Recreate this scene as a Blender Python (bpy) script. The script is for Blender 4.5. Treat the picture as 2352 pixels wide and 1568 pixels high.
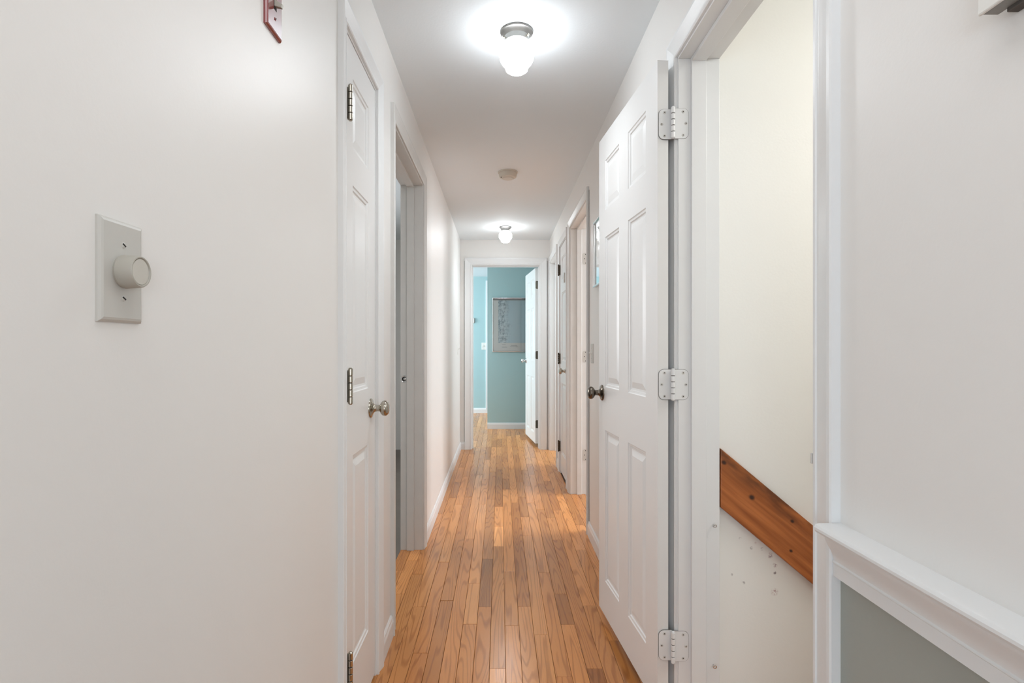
import bpy, math, random
from mathutils import Vector, Matrix
random.seed(7)
R = math.radians
S = bpy.context.scene
for o in list(bpy.data.objects):
    bpy.data.objects.remove(o)
COL = S.collection

# ------------------------------------------------------------------ camera, world, lights, exposure
CAM_Z = 1.145
cam = bpy.data.cameras.new('camera')
camera = bpy.data.objects.new('camera', cam)
COL.objects.link(camera)
camera.location = (0, 0, CAM_Z)
camera.rotation_euler = (R(90), 0, 0)
cam.sensor_width = 36
cam.lens = 1265 / 2352 * 36
cam.shift_x = 27.5 / 2352
cam.shift_y = 14 / 2352
cam.clip_start = 0.02
S.camera = camera

S.view_settings.view_transform = 'Standard'
S.view_settings.look = 'None'
S.view_settings.gamma = 1
S.view_settings.use_curve_mapping = False
S.view_settings.exposure = 0.62

w = bpy.data.worlds.new('world')
S.world = w
w.use_nodes = True
w.node_tree.nodes['Background'].inputs[0].default_value = (0.75, 0.85, 1.0, 1)
w.node_tree.nodes['Background'].inputs[1].default_value = 0.6
try:
    S.cycles.diffuse_bounces = 7
    S.cycles.max_bounces = 14
    S.cycles.use_denoising = True
except Exception:
    pass

LAMP = 14.5        # radiance of the ceiling light globes


def area(name, loc, size, aim, power, color=(1, 1, 1)):
    l = bpy.data.lights.new(name, 'AREA')
    l.shape = 'RECTANGLE'
    l.size, l.size_y = size
    l.energy = power
    l.color = color
    o = bpy.data.objects.new(name, l)
    COL.objects.link(o)
    o.location = loc
    d = Vector(aim) - Vector(loc)
    o.rotation_euler = d.to_track_quat('-Z', 'Y').to_euler()
    o['label'] = name.replace('_', ' ')
    return o


# daylight through the windows of the room behind the camera, the blue room, the side rooms, a lamp over the stairs, and two added fills
area('back_window_daylight', (-1.75, -4.3, 1.05), (1.7, 1.7), (0.2, 2.0, 1.3), 50, (0.70, 0.86, 1.0))
area('second_back_window_daylight', (2.05, -4.3, 1.05), (1.5, 1.7), (0.0, 2.0, 1.3), 54, (0.80, 0.91, 1.0))
area('added_overhead_fill', (0.05, 0.35, 2.30), (0.5, 0.9), (0.05, 0.36, 0.0), 3.0, (0.97, 0.98, 1.0))  # unseen fill added over the camera to light the near walls
area('blue_room_daylight', (-2.75, 8.2, 1.4), (1.3, 1.3), (0.0, 8.7, 1.2), 80, (0.84, 0.94, 1.0))
area('blue_room_added_fill', (-2.7, 6.75, 1.5), (0.8, 1.2), (0.3, 7.5, 1.2), 20, (0.84, 0.94, 1.0))  # fill added for the chart wall, which the first light misses
area('side_room_daylight', (2.9, 3.83, 1.6), (1.3, 1.6), (0.2, 3.83, 0.3), 56, (0.90, 0.95, 1.0))
area('far_side_room_daylight', (2.2, 5.58, 1.5), (0.6, 1.0), (0.2, 5.58, 0.2), 20, (0.82, 0.93, 1.0))
area('left_room_daylight', (-2.4, 4.2, 1.5), (1.0, 1.0), (-0.4, 2.7, 0.9), 22, (0.95, 0.97, 1.0))
area('stair_lamp_light', (1.7, 1.2, 2.29), (0.8, 0.6), (1.2, 1.6, 0.2), 13.5, (0.98, 0.97, 0.95))

# ------------------------------------------------------------------ materials
def lin(c):
    return tuple(((v / 255) / 12.92 if v / 255 <= .04045 else ((v / 255 + .055) / 1.055) ** 2.4) for v in c)


class NT:
    def __init__(s, name):
        s.m = bpy.data.materials.new(name)
        s.m.use_nodes = True
        s.t = s.m.node_tree
        s.b = s.t.nodes['Principled BSDF']

    def n(s, typ, **kw):
        nd = s.t.nodes.new(typ)
        for k, v in kw.items():
            if k in nd.inputs.keys() if isinstance(k, str) else False:
                nd.inputs[k].default_value = v
            else:
                setattr(nd, k, v)
        return nd

    def l(s, a, b):
        s.t.links.new(a, b)


def inp(nd, name, v):
    nd.inputs[name].default_value = v


def paint(name, rgb, rough=.5, bump=.02, scale=220, spec=.5, mottled=.0, mscale=3.0, coat=0):
    k = NT(name)
    c = lin(rgb)
    inp(k.b, 'Base Color', (*c, 1))
    inp(k.b, 'Roughness', rough)
    inp(k.b, 'Specular IOR Level', spec)
    inp(k.b, 'Coat Weight', coat)
    tc = k.n('ShaderNodeNewGeometry')
    if bump:
        nz = k.n('ShaderNodeTexNoise')
        inp(nz, 'Scale', scale)
        inp(nz, 'Detail', 3.0)
        k.l(tc.outputs['Position'], nz.inputs['Vector'])
        bp = k.n('ShaderNodeBump')
        inp(bp, 'Strength', bump)
        inp(bp, 'Distance', .01)
        k.l(nz.outputs['Fac'], bp.inputs['Height'])
        k.l(bp.outputs['Normal'], k.b.inputs['Normal'])
    if mottled:
        nz2 = k.n('ShaderNodeTexNoise')
        inp(nz2, 'Scale', mscale)
        inp(nz2, 'Detail', 5.0)
        k.l(tc.outputs['Position'], nz2.inputs['Vector'])
        mx = k.n('ShaderNodeMixRGB')
        mx.inputs[1].default_value = (*c, 1)
        mx.inputs[2].default_value = (*[v * (1 - mottled) for v in c], 1)
        k.l(nz2.outputs['Fac'], mx.inputs[0])
        k.l(mx.outputs[0], k.b.inputs['Base Color'])
    return k.m


def metal(name, rgb, rough=.25, aniso=0):
    k = NT(name)
    inp(k.b, 'Base Color', (*lin(rgb), 1))
    inp(k.b, 'Metallic', 1.0)
    inp(k.b, 'Roughness', rough)
    nz = k.n('ShaderNodeTexNoise')
    inp(nz, 'Scale', 60.0)
    tc = k.n('ShaderNodeTexCoord')
    k.l(tc.outputs['Object'], nz.inputs['Vector'])
    mr = k.n('ShaderNodeMapRange')
    inp(mr, 'To Min', rough * .7)
    inp(mr, 'To Max', rough * 1.4)
    k.l(nz.outputs['Fac'], mr.inputs['Value'])
    k.l(mr.outputs['Result'], k.b.inputs['Roughness'])
    return k.m


M = {}
M['wall'] = paint('wall_paint', (230, 228, 225), .42, .02, 160, .5)
M['ceiling'] = paint('ceiling_paint', (230, 236, 239), .75, .05, 120, .3)
M['trim'] = paint('trim_enamel', (228, 229, 229), .32, .012, 60, .5)
M['trim_worn'] = paint('worn_trim_enamel', (220, 219, 216), .35, .02, 60, .5, .10, 14)
M['door'] = paint('door_enamel', (226, 226, 225), .33, .012, 90, .5)
M['stair_wall'] = paint('cream_wall_paint', (236, 235, 230), .55, .03, 150, .4, .03, 2)
M['grey_paint'] = paint('grey_wall_paint', (162, 165, 158), .5, .03, 150, .4, .05, 4)
M['blue'] = paint('blue_wall_paint', (168, 197, 199), .5, .03, 150, .4)
M['white_plastic'] = paint('white_plastic', (228, 227, 222), .35, 0)
M['grey_plastic'] = paint('grey_plastic', (196, 194, 188), .4, 0)
M['knob_plastic'] = paint('dimmer_plastic', (172, 168, 158), .4, 0)
M['dark'] = paint('dark_gap', (38, 36, 34), .8, 0)
M['gap'] = paint('gap_shade_grey', (84, 80, 76), .8, 0)  # dark joints of the hinges, and painted shade behind the wall box
M['shade_reflection'] = paint('shade_reflection_grey', (140, 140, 136), .5, 0)  # puts the wall box shade and a dark glass reflection into colour
M['red'] = paint('red_enamel', (128, 48, 50), .18, 0, coat=1.0)
M['pewter'] = metal('pewter', (112, 104, 94), .2)
M['nickel'] = metal('nickel', (178, 172, 160), .16)
M['chrome'] = metal('chrome', (214, 214, 214), .1)
M['brushed'] = metal('brushed_aluminium', (206, 202, 194), .3)
M['bronze'] = metal('dark_bronze', (84, 76, 66), .35)
M['fixture'] = metal('brushed_nickel_fixture', (150, 148, 145), .45)
M['subfloor'] = paint('dark_subfloor', (58, 38, 26), .8, 0)
M['paper'] = paint('paper', (236, 240, 238), .6, 0)
M['detector'] = paint('aged_plastic', (206, 200, 188), .45, 0)
M['ink'] = paint('faint_ink', (160, 172, 176), .6, 0)
M['screw_white'] = paint('painted_screw', (205, 203, 198), .4, 0)
M['tile'] = paint('grey_tile', (120, 112, 104), .5, .02, 50, .4, .25, 6)
M['room'] = paint('side_room_paint', (206, 206, 202), .6, 0)

# scuffs on the stairwell wall under the rail (world positions)
def scuffs(m, spots):
    t = m.node_tree
    b = t.nodes['Principled BSDF']
    cur = b.inputs['Base Color'].links[0].from_socket
    g = t.nodes.new('ShaderNodeNewGeometry')
    nz = t.nodes.new('ShaderNodeTexNoise')
    nz.inputs['Scale'].default_value = 170.0
    nz.inputs['Detail'].default_value = 4.0
    t.links.new(g.outputs['Position'], nz.inputs['Vector'])
    for x, z, r, c, a in spots:
        d = t.nodes.new('ShaderNodeVectorMath')
        d.operation = 'MULTIPLY_ADD'
        d.inputs[1].default_value = (1, 0, 1)
        d.inputs[2].default_value = (-x, 0, -z)
        t.links.new(g.outputs['Position'], d.inputs[0])
        ln = t.nodes.new('ShaderNodeVectorMath')
        ln.operation = 'LENGTH'
        t.links.new(d.outputs[0], ln.inputs[0])
        mr = t.nodes.new('ShaderNodeMapRange')
        mr.inputs['From Min'].default_value = r * .3
        mr.inputs['From Max'].default_value = r
        mr.inputs['To Min'].default_value = a
        mr.inputs['To Max'].default_value = 0
        t.links.new(ln.outputs['Value'], mr.inputs['Value'])
        th = t.nodes.new('ShaderNodeMapRange')
        th.inputs['From Min'].default_value = .42
        th.inputs['From Max'].default_value = .6
        t.links.new(nz.outputs['Fac'], th.inputs['Value'])
        mu = t.nodes.new('ShaderNodeMath')
        mu.operation = 'MULTIPLY'
        t.links.new(mr.outputs['Result'], mu.inputs[0])
        t.links.new(th.outputs['Result'], mu.inputs[1])
        mx = t.nodes.new('ShaderNodeMixRGB')
        mx.inputs[2].default_value = (*lin(c), 1)
        t.links.new(mu.outputs[0], mx.inputs[0])
        t.links.new(cur, mx.inputs[1])
        cur = mx.outputs[0]
    t.links.new(cur, b.inputs['Base Color'])


scuffs(M['stair_wall'], [((px - 1148.5) * 1.69 / 1265, CAM_Z + (798 - py) * 1.69 / 1265, r, c, a) for px, py, r, c, a in (
    (1769, 1275, .010, (130, 92, 100), .8), (1780, 1298, .009, (150, 110, 116), .7), (1780, 1315, .006, (96, 66, 70), .9), (1779, 1359, .013, (170, 130, 134), .8),
    (1708, 1338, .006, (120, 110, 110), .7), (1726, 1258, .006, (120, 110, 112), .7), (1750, 1260, .006, (130, 112, 116), .7), (1700, 1236, .005, (120, 110, 110), .6),
    (1681, 1319, .005, (130, 120, 118), .6), (1735, 1246, .004, (160, 80, 80), .7))])

# glowing glass globes
k = NT('glowing_glass')
inp(k.b, 'Base Color', (.95, .95, .93, 1))
inp(k.b, 'Roughness', .25)
inp(k.b, 'Emission Color', (.90, .955, 1.0, 1))
inp(k.b, 'Emission Strength', LAMP)
M['globe'] = k.m

# mirror
k = NT('mirror_silver')
inp(k.b, 'Base Color', (.9, .92, .92, 1))
inp(k.b, 'Metallic', 1.0)
inp(k.b, 'Roughness', .02)
M['mirror'] = k.m

# picture glass: clear with a sharp reflection
k = NT('picture_glass')
inp(k.b, 'Base Color', (1, 1, 1, 1))
inp(k.b, 'Roughness', .02)
inp(k.b, 'IOR', 1.5)
tr = k.n('ShaderNodeBsdfTransparent')
mx = k.n('ShaderNodeMixShader')
fr = k.n('ShaderNodeFresnel')
inp(fr, 'IOR', 1.5)
gl = k.n('ShaderNodeBsdfGlossy')
inp(gl, 'Roughness', .02)
k.l(fr.outputs[0], mx.inputs[0])
k.l(tr.outputs[0], mx.inputs[1])
k.l(gl.outputs[0], mx.inputs[2])
k.l(mx.outputs[0], k.t.nodes['Material Output'].inputs['Surface'])
M['glass'] = k.m

# printed chart
k = NT('chart_print')
tc = k.n('ShaderNodeTexCoord')
nz = k.n('ShaderNodeTexNoise')
inp(nz, 'Scale', 26.0)
inp(nz, 'Detail', 8.0)
inp(nz, 'Roughness', .75)
k.l(tc.outputs['Object'], nz.inputs['Vector'])
sx = k.n('ShaderNodeSeparateXYZ')
k.l(tc.outputs['Object'], sx.inputs[0])
big = k.n('ShaderNodeTexNoise')
inp(big, 'Scale', 7.0)
k.l(tc.outputs['Object'], big.inputs['Vector'])
ad = k.n('ShaderNodeMath', operation='MULTIPLY_ADD')
ad.inputs[1].default_value = .16
k.l(big.outputs['Fac'], ad.inputs[0])
k.l(sx.outputs['X'], ad.inputs[2])
mr = k.n('ShaderNodeMapRange')
inp(mr, 'From Min', .16)
inp(mr, 'From Max', .25)
inp(mr, 'To Min', 1.0)
inp(mr, 'To Max', 0.0)
k.l(ad.outputs[0], mr.inputs['Value'])
cr = k.n('ShaderNodeValToRGB')
cr.color_ramp.elements[0].position = .40
cr.color_ramp.elements[0].color = (*lin((140, 166, 176)), 1)
cr.color_ramp.elements[1].position = .56
cr.color_ramp.elements[1].color = (*lin((222, 238, 242)), 1)
k.l(nz.outputs['Fac'], cr.inputs[0])
mx = k.n('ShaderNodeMixRGB')
mx.inputs[1].default_value = (*lin((206, 232, 240)), 1)
k.l(mr.outputs['Result'], mx.inputs[0])
k.l(cr.outputs[0], mx.inputs[2])
k.l(mx.outputs[0], k.b.inputs['Base Color'])
inp(k.b, 'Roughness', .6)
M['chart'] = k.m


# oak floor board, tinted by the object's own colour
def oak():
    k = NT('oak_board')
    oi = k.n('ShaderNodeObjectInfo')
    tc = k.n('ShaderNodeTexCoord')
    off = k.n('ShaderNodeVectorMath', operation='MULTIPLY_ADD')
    off.inputs[1].default_value = (1, 1, 1)
    sc = k.n('ShaderNodeMath', operation='MULTIPLY')
    sc.inputs[1].default_value = 57.0
    k.l(oi.outputs['Random'], sc.inputs[0])
    cb = k.n('ShaderNodeCombineXYZ')
    for i in range(3):
        k.l(sc.outputs[0], cb.inputs[i])
    k.l(tc.outputs['Object'], off.inputs[0])
    k.l(cb.outputs[0], off.inputs[2])
    # cathedral figure: contour lines of a stretched noise
    mp = k.n('ShaderNodeMapping')
    mp.inputs['Scale'].default_value = (9.0, .55, 1.0)
    k.l(off.outputs[0], mp.inputs[0])
    nz = k.n('ShaderNodeTexNoise')
    inp(nz, 'Scale', 1.35)
    inp(nz, 'Detail', 1.5)
    inp(nz, 'Distortion', .25)
    k.l(mp.outputs[0], nz.inputs['Vector'])
    ml = k.n('ShaderNodeMath', operation='MULTIPLY')
    ml.inputs[1].default_value = 105.0
    k.l(nz.outputs['Fac'], ml.inputs[0])
    sn = k.n('ShaderNodeMath', operation='SINE')
    k.l(ml.outputs[0], sn.inputs[0])
    r1 = k.n('ShaderNodeMapRange')
    inp(r1, 'From Min', .25)
    inp(r1, 'From Max', 1.0)
    k.l(sn.outputs[0], r1.inputs['Value'])
    # fine pores
    mp2 = k.n('ShaderNodeMapping')
    mp2.inputs['Scale'].default_value = (420.0, 14.0, 1.0)
    k.l(off.outputs[0], mp2.inputs[0])
    nz2 = k.n('ShaderNodeTexNoise')
    inp(nz2, 'Scale', 1.0)
    inp(nz2, 'Detail', 3.0)
    k.l(mp2.outputs[0], nz2.inputs['Vector'])
    # slow tone drift
    mp3 = k.n('ShaderNodeMapping')
    mp3.inputs['Scale'].default_value = (22.0, 3.0, 1.0)
    k.l(off.outputs[0], mp3.inputs[0])
    nz3 = k.n('ShaderNodeTexNoise')
    inp(nz3, 'Scale', 1.0)
    inp(nz3, 'Detail', 4.0)
    k.l(mp3.outputs[0], nz3.inputs['Vector'])
    hs = k.n('ShaderNodeMath', operation='MULTIPLY_ADD')
    hs.inputs[1].default_value = -.44
    hs.inputs[2].default_value = 1.0
    k.l(r1.outputs['Result'], hs.inputs[0])
    pr = k.n('ShaderNodeMath', operation='MULTIPLY_ADD')
    pr.inputs[1].default_value = .60
    pr.inputs[2].default_value = .70
    k.l(nz2.outputs['Fac'], pr.inputs[0])
    dr = k.n('ShaderNodeMath', operation='MULTIPLY_ADD')
    dr.inputs[1].default_value = .55
    dr.inputs[2].default_value = .72
    k.l(nz3.outputs['Fac'], dr.inputs[0])
    m1 = k.n('ShaderNodeMath', operation='MULTIPLY')
    k.l(hs.outputs[0], m1.inputs[0])
    k.l(pr.outputs[0], m1.inputs[1])
    m2 = k.n('ShaderNodeMath', operation='MULTIPLY')
    k.l(m1.outputs[0], m2.inputs[0])
    k.l(dr.outputs[0], m2.inputs[1])
    # darker areas are redder: colour ** (depends on value)
    mixc = k.n('ShaderNodeMixRGB', blend_type='MULTIPLY')
    mixc.inputs[0].default_value = 1.0
    dk = k.n('ShaderNodeMixRGB')
    dk.inputs[1].default_value = (.42, .27, .17, 1)
    dk.inputs[2].default_value = (1.10, 1.08, 1.06, 1)
    k.l(m2.outputs[0], dk.inputs[0])
    k.l(oi.outputs['Color'], mixc.inputs[1])
    k.l(dk.outputs[0], mixc.inputs[2])
    k.l(mixc.outputs[0], k.b.inputs['Base Color'])
    rr = k.n('ShaderNodeMapRange')
    inp(rr, 'To Min', .17)
    inp(rr, 'To Max', .30)
    k.l(nz3.outputs['Fac'], rr.inputs['Value'])
    k.l(rr.outputs['Result'], k.b.inputs['Roughness'])
    inp(k.b, 'Specular IOR Level', .5)
    bp = k.n('ShaderNodeBump')
    inp(bp, 'Strength', .04)
    inp(bp, 'Distance', .002)
    k.l(nz2.outputs['Fac'], bp.inputs['Height'])
    k.l(bp.outputs['Normal'], k.b.inputs['Normal'])
    return k.m


M['oak'] = oak()


# stained pine rail with knots (object space: x along the board, z across)
def pine(knots):
    k = NT('stained_pine')
    tc = k.n('ShaderNodeTexCoord')
    mp = k.n('ShaderNodeMapping')
    mp.inputs['Scale'].default_value = (3.0, 1, 60.0)
    k.l(tc.outputs['Object'], mp.inputs[0])
    nz = k.n('ShaderNodeTexNoise')
    inp(nz, 'Scale', 1.0)
    inp(nz, 'Detail', 5.0)
    inp(nz, 'Distortion', .4)
    k.l(mp.outputs[0], nz.inputs['Vector'])
    cr = k.n('ShaderNodeValToRGB')
    cr.color_ramp.elements[0].position = .3
    cr.color_ramp.elements[0].color = (*lin((138, 74, 30)), 1)
    cr.color_ramp.elements[1].position = .7
    cr.color_ramp.elements[1].color = (*lin((188, 112, 58)), 1)
    k.l(nz.outputs['Fac'], cr.inputs[0])
    # dark stain drifting along the upper edge
    mp2 = k.n('ShaderNodeMapping')
    mp2.inputs['Scale'].default_value = (7.0, 1, 26.0)
    k.l(tc.outputs['Object'], mp2.inputs[0])
    st = k.n('ShaderNodeTexNoise')
    inp(st, 'Scale', 1.0)
    inp(st, 'Detail', 4.0)
    k.l(mp2.outputs[0], st.inputs['Vector'])
    sx = k.n('ShaderNodeSeparateXYZ')
    k.l(tc.outputs['Object'], sx.inputs[0])
    sm = k.n('ShaderNodeMapRange')
    inp(sm, 'From Min', -.055)
    inp(sm, 'From Max', -.012)
    k.l(sx.outputs['Z'], sm.inputs['Value'])
    s2 = k.n('ShaderNodeMapRange')
    inp(s2, 'From Min', .40)
    inp(s2, 'From Max', .58)
    k.l(st.outputs['Fac'], s2.inputs['Value'])
    s3 = k.n('ShaderNodeMath', operation='MULTIPLY')
    k.l(sm.outputs['Result'], s3.inputs[0])
    k.l(s2.outputs['Result'], s3.inputs[1])
    mx = k.n('ShaderNodeMixRGB')
    mx.inputs[2].default_value = (*lin((84, 44, 20)), 1)
    k.l(cr.outputs[0], mx.inputs[1])
    s4 = k.n('ShaderNodeMath', operation='MULTIPLY')
    s4.inputs[1].default_value = .8
    k.l(s3.outputs[0], s4.inputs[0])
    k.l(s4.outputs[0], mx.inputs[0])
    cur = mx.outputs[0]
    for (x, z, r) in knots:
        d = k.n('ShaderNodeVectorMath', operation='MULTIPLY_ADD')
        d.inputs[1].default_value = (.75, 0, 1)
        d.inputs[2].default_value = (-x * .75, 0, -z)
        k.l(tc.outputs['Object'], d.inputs[0])
        ln = k.n('ShaderNodeVectorMath', operation='LENGTH')
        k.l(d.outputs[0], ln.inputs[0])
        mr = k.n('ShaderNodeMapRange')
        inp(mr, 'From Min', r * .5)
        inp(mr, 'From Max', r * 1.25)
        inp(mr, 'To Min', 1.0)
        inp(mr, 'To Max', 0.0)
        k.l(ln.outputs['Value'], mr.inputs['Value'])
        m2 = k.n('ShaderNodeMixRGB')
        m2.inputs[2].default_value = (*lin((52, 26, 14)), 1)
        k.l(mr.outputs['Result'], m2.inputs[0])
        k.l(cur, m2.inputs[1])
        cur = m2.outputs[0]
    k.l(cur, k.b.inputs['Base Color'])
    inp(k.b, 'Roughness', .38)
    return k.m


# ------------------------------------------------------------------ mesh helpers
class MB:
    def __init__(s):
        s.v, s.f, s.mi = [], [], []

    def add(s, vs, fs, mi=0):
        b = len(s.v)
        s.v += [tuple(p) for p in vs]
        s.f += [tuple(b + i for i in f) for f in fs]
        s.mi += [mi] * len(fs)

    def box(s, x0, x1, y0, y1, z0, z1, mi=0):
        v = [(x, y, z) for z in (z0, z1) for y in (y0, y1) for x in (x0, x1)]
        s.add(v, [(0, 2, 3, 1), (4, 5, 7, 6), (0, 1, 5, 4), (2, 6, 7, 3), (0, 4, 6, 2), (1, 3, 7, 5)], mi)

    def sweep(s, profs, mi=0, cap=True):
        """profs: rings of points with equal counts, joined in order (closed profiles)."""
        n = len(profs[0])
        vs = [p for r in profs for p in r]
        fs = []
        for i in range(len(profs) - 1):
            for j in range(n):
                a, b = i * n + j, i * n + (j + 1) % n
                fs.append((a, b, b + n, a + n))
        if cap:
            fs.append(tuple(reversed(range(n))))
            fs.append(tuple((len(profs) - 1) * n + j for j in range(n)))
        s.add(vs, fs, mi)

    def lathe(s, prof, o, axis, n=24, mi=0):
        """prof: list of (r, h) along axis from origin o."""
        ax = Vector(axis).normalized()
        u = ax.orthogonal().normalized()
        v = ax.cross(u)
        o = Vector(o)
        rings = []
        for r, h in prof:
            r = max(r, 1e-5)
            rings.append([o + ax * h + (u * math.cos(2 * math.pi * i / n) + v * math.sin(2 * math.pi * i / n)) * r for i in range(n)])
        s.sweep(rings, mi)

    def build(s, name, mats, parent=None, smooth=None, loc=None, bevel=0, fix=True):
        me = bpy.data.meshes.new(name)
        vs = s.v
        if loc is not None:
            L = Vector(loc)
            vs = [tuple(Vector(p) - L) for p in vs]
        me.from_pydata(vs, [], s.f)
        if not isinstance(mats, (list, tuple)):
            mats = [mats]
        for m in mats:
            me.materials.append(m)
        for p, i in zip(me.polygons, s.mi):
            p.material_index = i
        if fix:
            import bmesh
            bm = bmesh.new()
            bm.from_mesh(me)
            bmesh.ops.recalc_face_normals(bm, faces=bm.faces)
            bm.to_mesh(me)
            bm.free()
        if smooth:
            me.shade_smooth()
            me.set_sharp_from_angle(angle=R(smooth))
        o = bpy.data.objects.new(name, me)
        COL.objects.link(o)
        if loc is not None:
            o.location = loc
        if parent is not None:
            o.parent = parent
        if bevel:
            b = o.modifiers.new('bevel', 'BEVEL')
            b.width = bevel
            b.segments = 2
            b.limit_method = 'ANGLE'
            b.angle_limit = R(40)
        return o


def tag(o, label=None, cat=None, kind=None, group=None):
    if label:
        o['label'] = label
    if cat:
        o['category'] = cat
    if kind:
        o['kind'] = kind
    if group:
        o['group'] = group
    return o


def empty(name, loc=(0, 0, 0), rz=0, label=None, cat=None, kind=None, group=None):
    o = bpy.data.objects.new(name, None)
    COL.objects.link(o)
    o.location = loc
    o.rotation_euler = (0, 0, rz)
    o.empty_display_size = .05
    return tag(o, label, cat, kind, group)


SLOPE = .0092


def fz(y):                       # height of the gently rising old floor
    return SLOPE * (y - 2.0)


XL, XR = -.434, .540             # hall wall planes
T = .125                         # wall thickness
CEIL = 2.318
YE = 6.0                         # hall end wall

# openings: (y0, y1, head)
LO = [(1.537, 1.924, 2.042), (2.246, 3.093, 2.055)]
RO = [(.942, 1.668, 2.020), (3.40, 4.23, 2.058), (4.453, 4.950, 2.044), (5.22, 5.940, 2.051)]
EO = (-.3057, .431, 2.041)
JT = .020


# ------------------------------------------------------------------ room shell
def wall_along_y(name, x0, x1, y0, y1, holes, mat, label):
    mb = MB()
    y = y0
    for a, b, h in holes:
        mb.box(x0, x1, y, a - JT, -.12, CEIL)
        mb.box(x0, x1, a - JT, b + JT, h + JT, CEIL)
        y = b + JT
    mb.box(x0, x1, y, y1, -.12, CEIL)
    return tag(mb.build(name, mat), label, 'wall', 'structure')


wl = wall_along_y('wall_left', XL - T, XL, -.7, YE, LO, M['wall'], 'long plain white wall on the left, carrying the dimmer plate')

mb = MB()                         # right wall, its near end grey below the chair rail
mb.box(XR, XR + T, -.7, RO[0][0] - JT, .80, CEIL)
mb.box(XR, XR + T, -.7, RO[0][0] - JT, -.12, .80, 1)
y = RO[0][0] - JT
for i, (a, b, h) in enumerate(RO):
    if i:
        mb.box(XR, XR + T, y, a - JT, -.12, CEIL)
    mb.box(XR, XR + T, a - JT, b + JT, h + JT, CEIL)
    y = b + JT
mb.box(XR, XR + T, y, YE, -.12, CEIL)
tag(mb.build('wall_right', [M['wall'], M['grey_paint']]), 'white wall on the right with four doorways, grey below its chair rail', 'wall', 'structure')

mb = MB()
mb.box(-2.6, EO[0] - JT, YE, YE + .12, -.12, CEIL)
mb.box(EO[1] + JT, 2.6, YE, YE + .12, -.12, CEIL)
mb.box(EO[0] - JT, EO[1] + JT, YE, YE + .12, EO[2] + JT, CEIL)
tag(mb.build('wall_end', M['wall']), 'short white end wall around the doorway to the blue room', 'wall', 'structure')

# blue room beyond
mb = MB()
mb.box(-.17, 1.3, 7.43, 7.55, -.12, CEIL)
tag(mb.build('wall_blue_front', M['blue']), 'teal wall behind the framed chart in the far room', 'wall', 'structure')
mb = MB()
mb.box(-2.9, 1.3, 9.10, 9.2, -.12, CEIL)
tag(mb.build('wall_blue_back', M['blue']), 'pale blue wall deepest in the far room, left of the teal wall', 'wall', 'structure')
mb = MB()
mb.box(-2.9, -2.8, YE + .12, 9.1, -.12, CEIL)
mb.box(1.2, 1.3, YE + .12, 7.43, -.12, CEIL)
tag(mb.build('wall_blue_sides', M['blue']), 'blue side walls of the far room', 'wall', 'structure')

# side rooms
mb = MB()
mb.box(-2.7, -2.6, 1.95, YE, -.12, CEIL)
mb.box(-2.7, XL - T, 1.99, 2.09, -.12, CEIL)
tag(mb.build('wall_left_room', M['room']), 'grey white walls of the room behind the left doorway', 'wall', 'structure')
mb = MB()
mb.box(3.2, 3.3, 1.69, YE + .12, -.12, CEIL)
mb.box(XR + T, 3.2, 5.05, 5.12, -.12, CEIL)
tag(mb.build('wall_right_rooms', M['room']), 'pale walls of the rooms behind the right doorways', 'wall', 'structure')
mb = MB()                         # closet behind door_1
mb.box(-1.15, -1.1, 1.40, 2.0, -.12, CEIL)
mb.box(-1.1, XL - T, 1.40, 1.44, -.12, CEIL)
tag(mb.build('wall_closet', M['room']), 'inner walls of the closet behind the narrow left door', 'wall', 'structure')

# stairwell
mb = MB()
mb.box(XR + T, 3.3, 1.690, 1.79, -2.2, CEIL)
tag(mb.build('wall_stair_far', M['stair_wall']), 'cream stairwell wall carrying the wooden rail board', 'wall', 'structure')
mb = MB()
mb.box(XR + T, 3.3, .74, .82, -2.2, CEIL)
mb.box(3.2, 3.3, .82, 1.69, -2.2, CEIL)
mb.box(XR, XR + T, .82, 1.69, -2.2, -.15)
tag(mb.build('wall_stair_near', M['stair_wall']), 'cream stairwell walls nearer the camera', 'wall', 'structure')

mb = MB()
mb.box(-3.0, 3.4, -4.6, 9.3, CEIL, CEIL + .1)
tag(mb.build('ceiling', M['ceiling']), 'flat matte white ceiling over the hall', 'ceiling', 'structure')

# room behind the camera
mb = MB()
mb.box(-3.0, -2.9, -4.6, -.7, -.15, CEIL)
mb.box(3.0, 3.1, -4.6, -.7, -.15, CEIL)
mb.box(-3.0, 3.1, -4.7, -4.6, -.15, CEIL)
mb.box(-2.9, XL - T, -.75, -.7, -.15, CEIL)
mb.box(XR + T, 3.0, -.75, -.7, -.15, CEIL)
tag(mb.build('wall_back', M['wall']), 'white walls of the room behind the camera', 'wall', 'structure')


def slab(mb, x0, x1, y0, y1, top=-.0, mi=0):
    v = []
    for z in (-.25, 0):
        for yy in (y0, y1):
            for xx in (x0, x1):
                v.append((xx, yy, fz(yy) + top + z))
    mb.add(v, [(0, 2, 3, 1), (4, 5, 7, 6), (0, 1, 5, 4), (2, 6, 7, 3), (0, 4, 6, 2), (1, 3, 7, 5)], mi)


BT = .0072                        # boards lie this far above the subfloor
mb = MB()
slab(mb, XL - T, XR + T, .9, YE + .12, -BT)
slab(mb, -2.9, 1.3, YE + .12, 9.15, -BT)
slab(mb, XR + T, 3.25, 1.72, YE + .12, -.003, 1)
slab(mb, -3.0, 3.1, -4.65, .9, -.003, 1)
slab(mb, -1.15, XL - T, 1.40, 2.02, -.003, 1)
slab(mb, -2.65, XL - T, 2.02, YE, -.003, 2)


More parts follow.
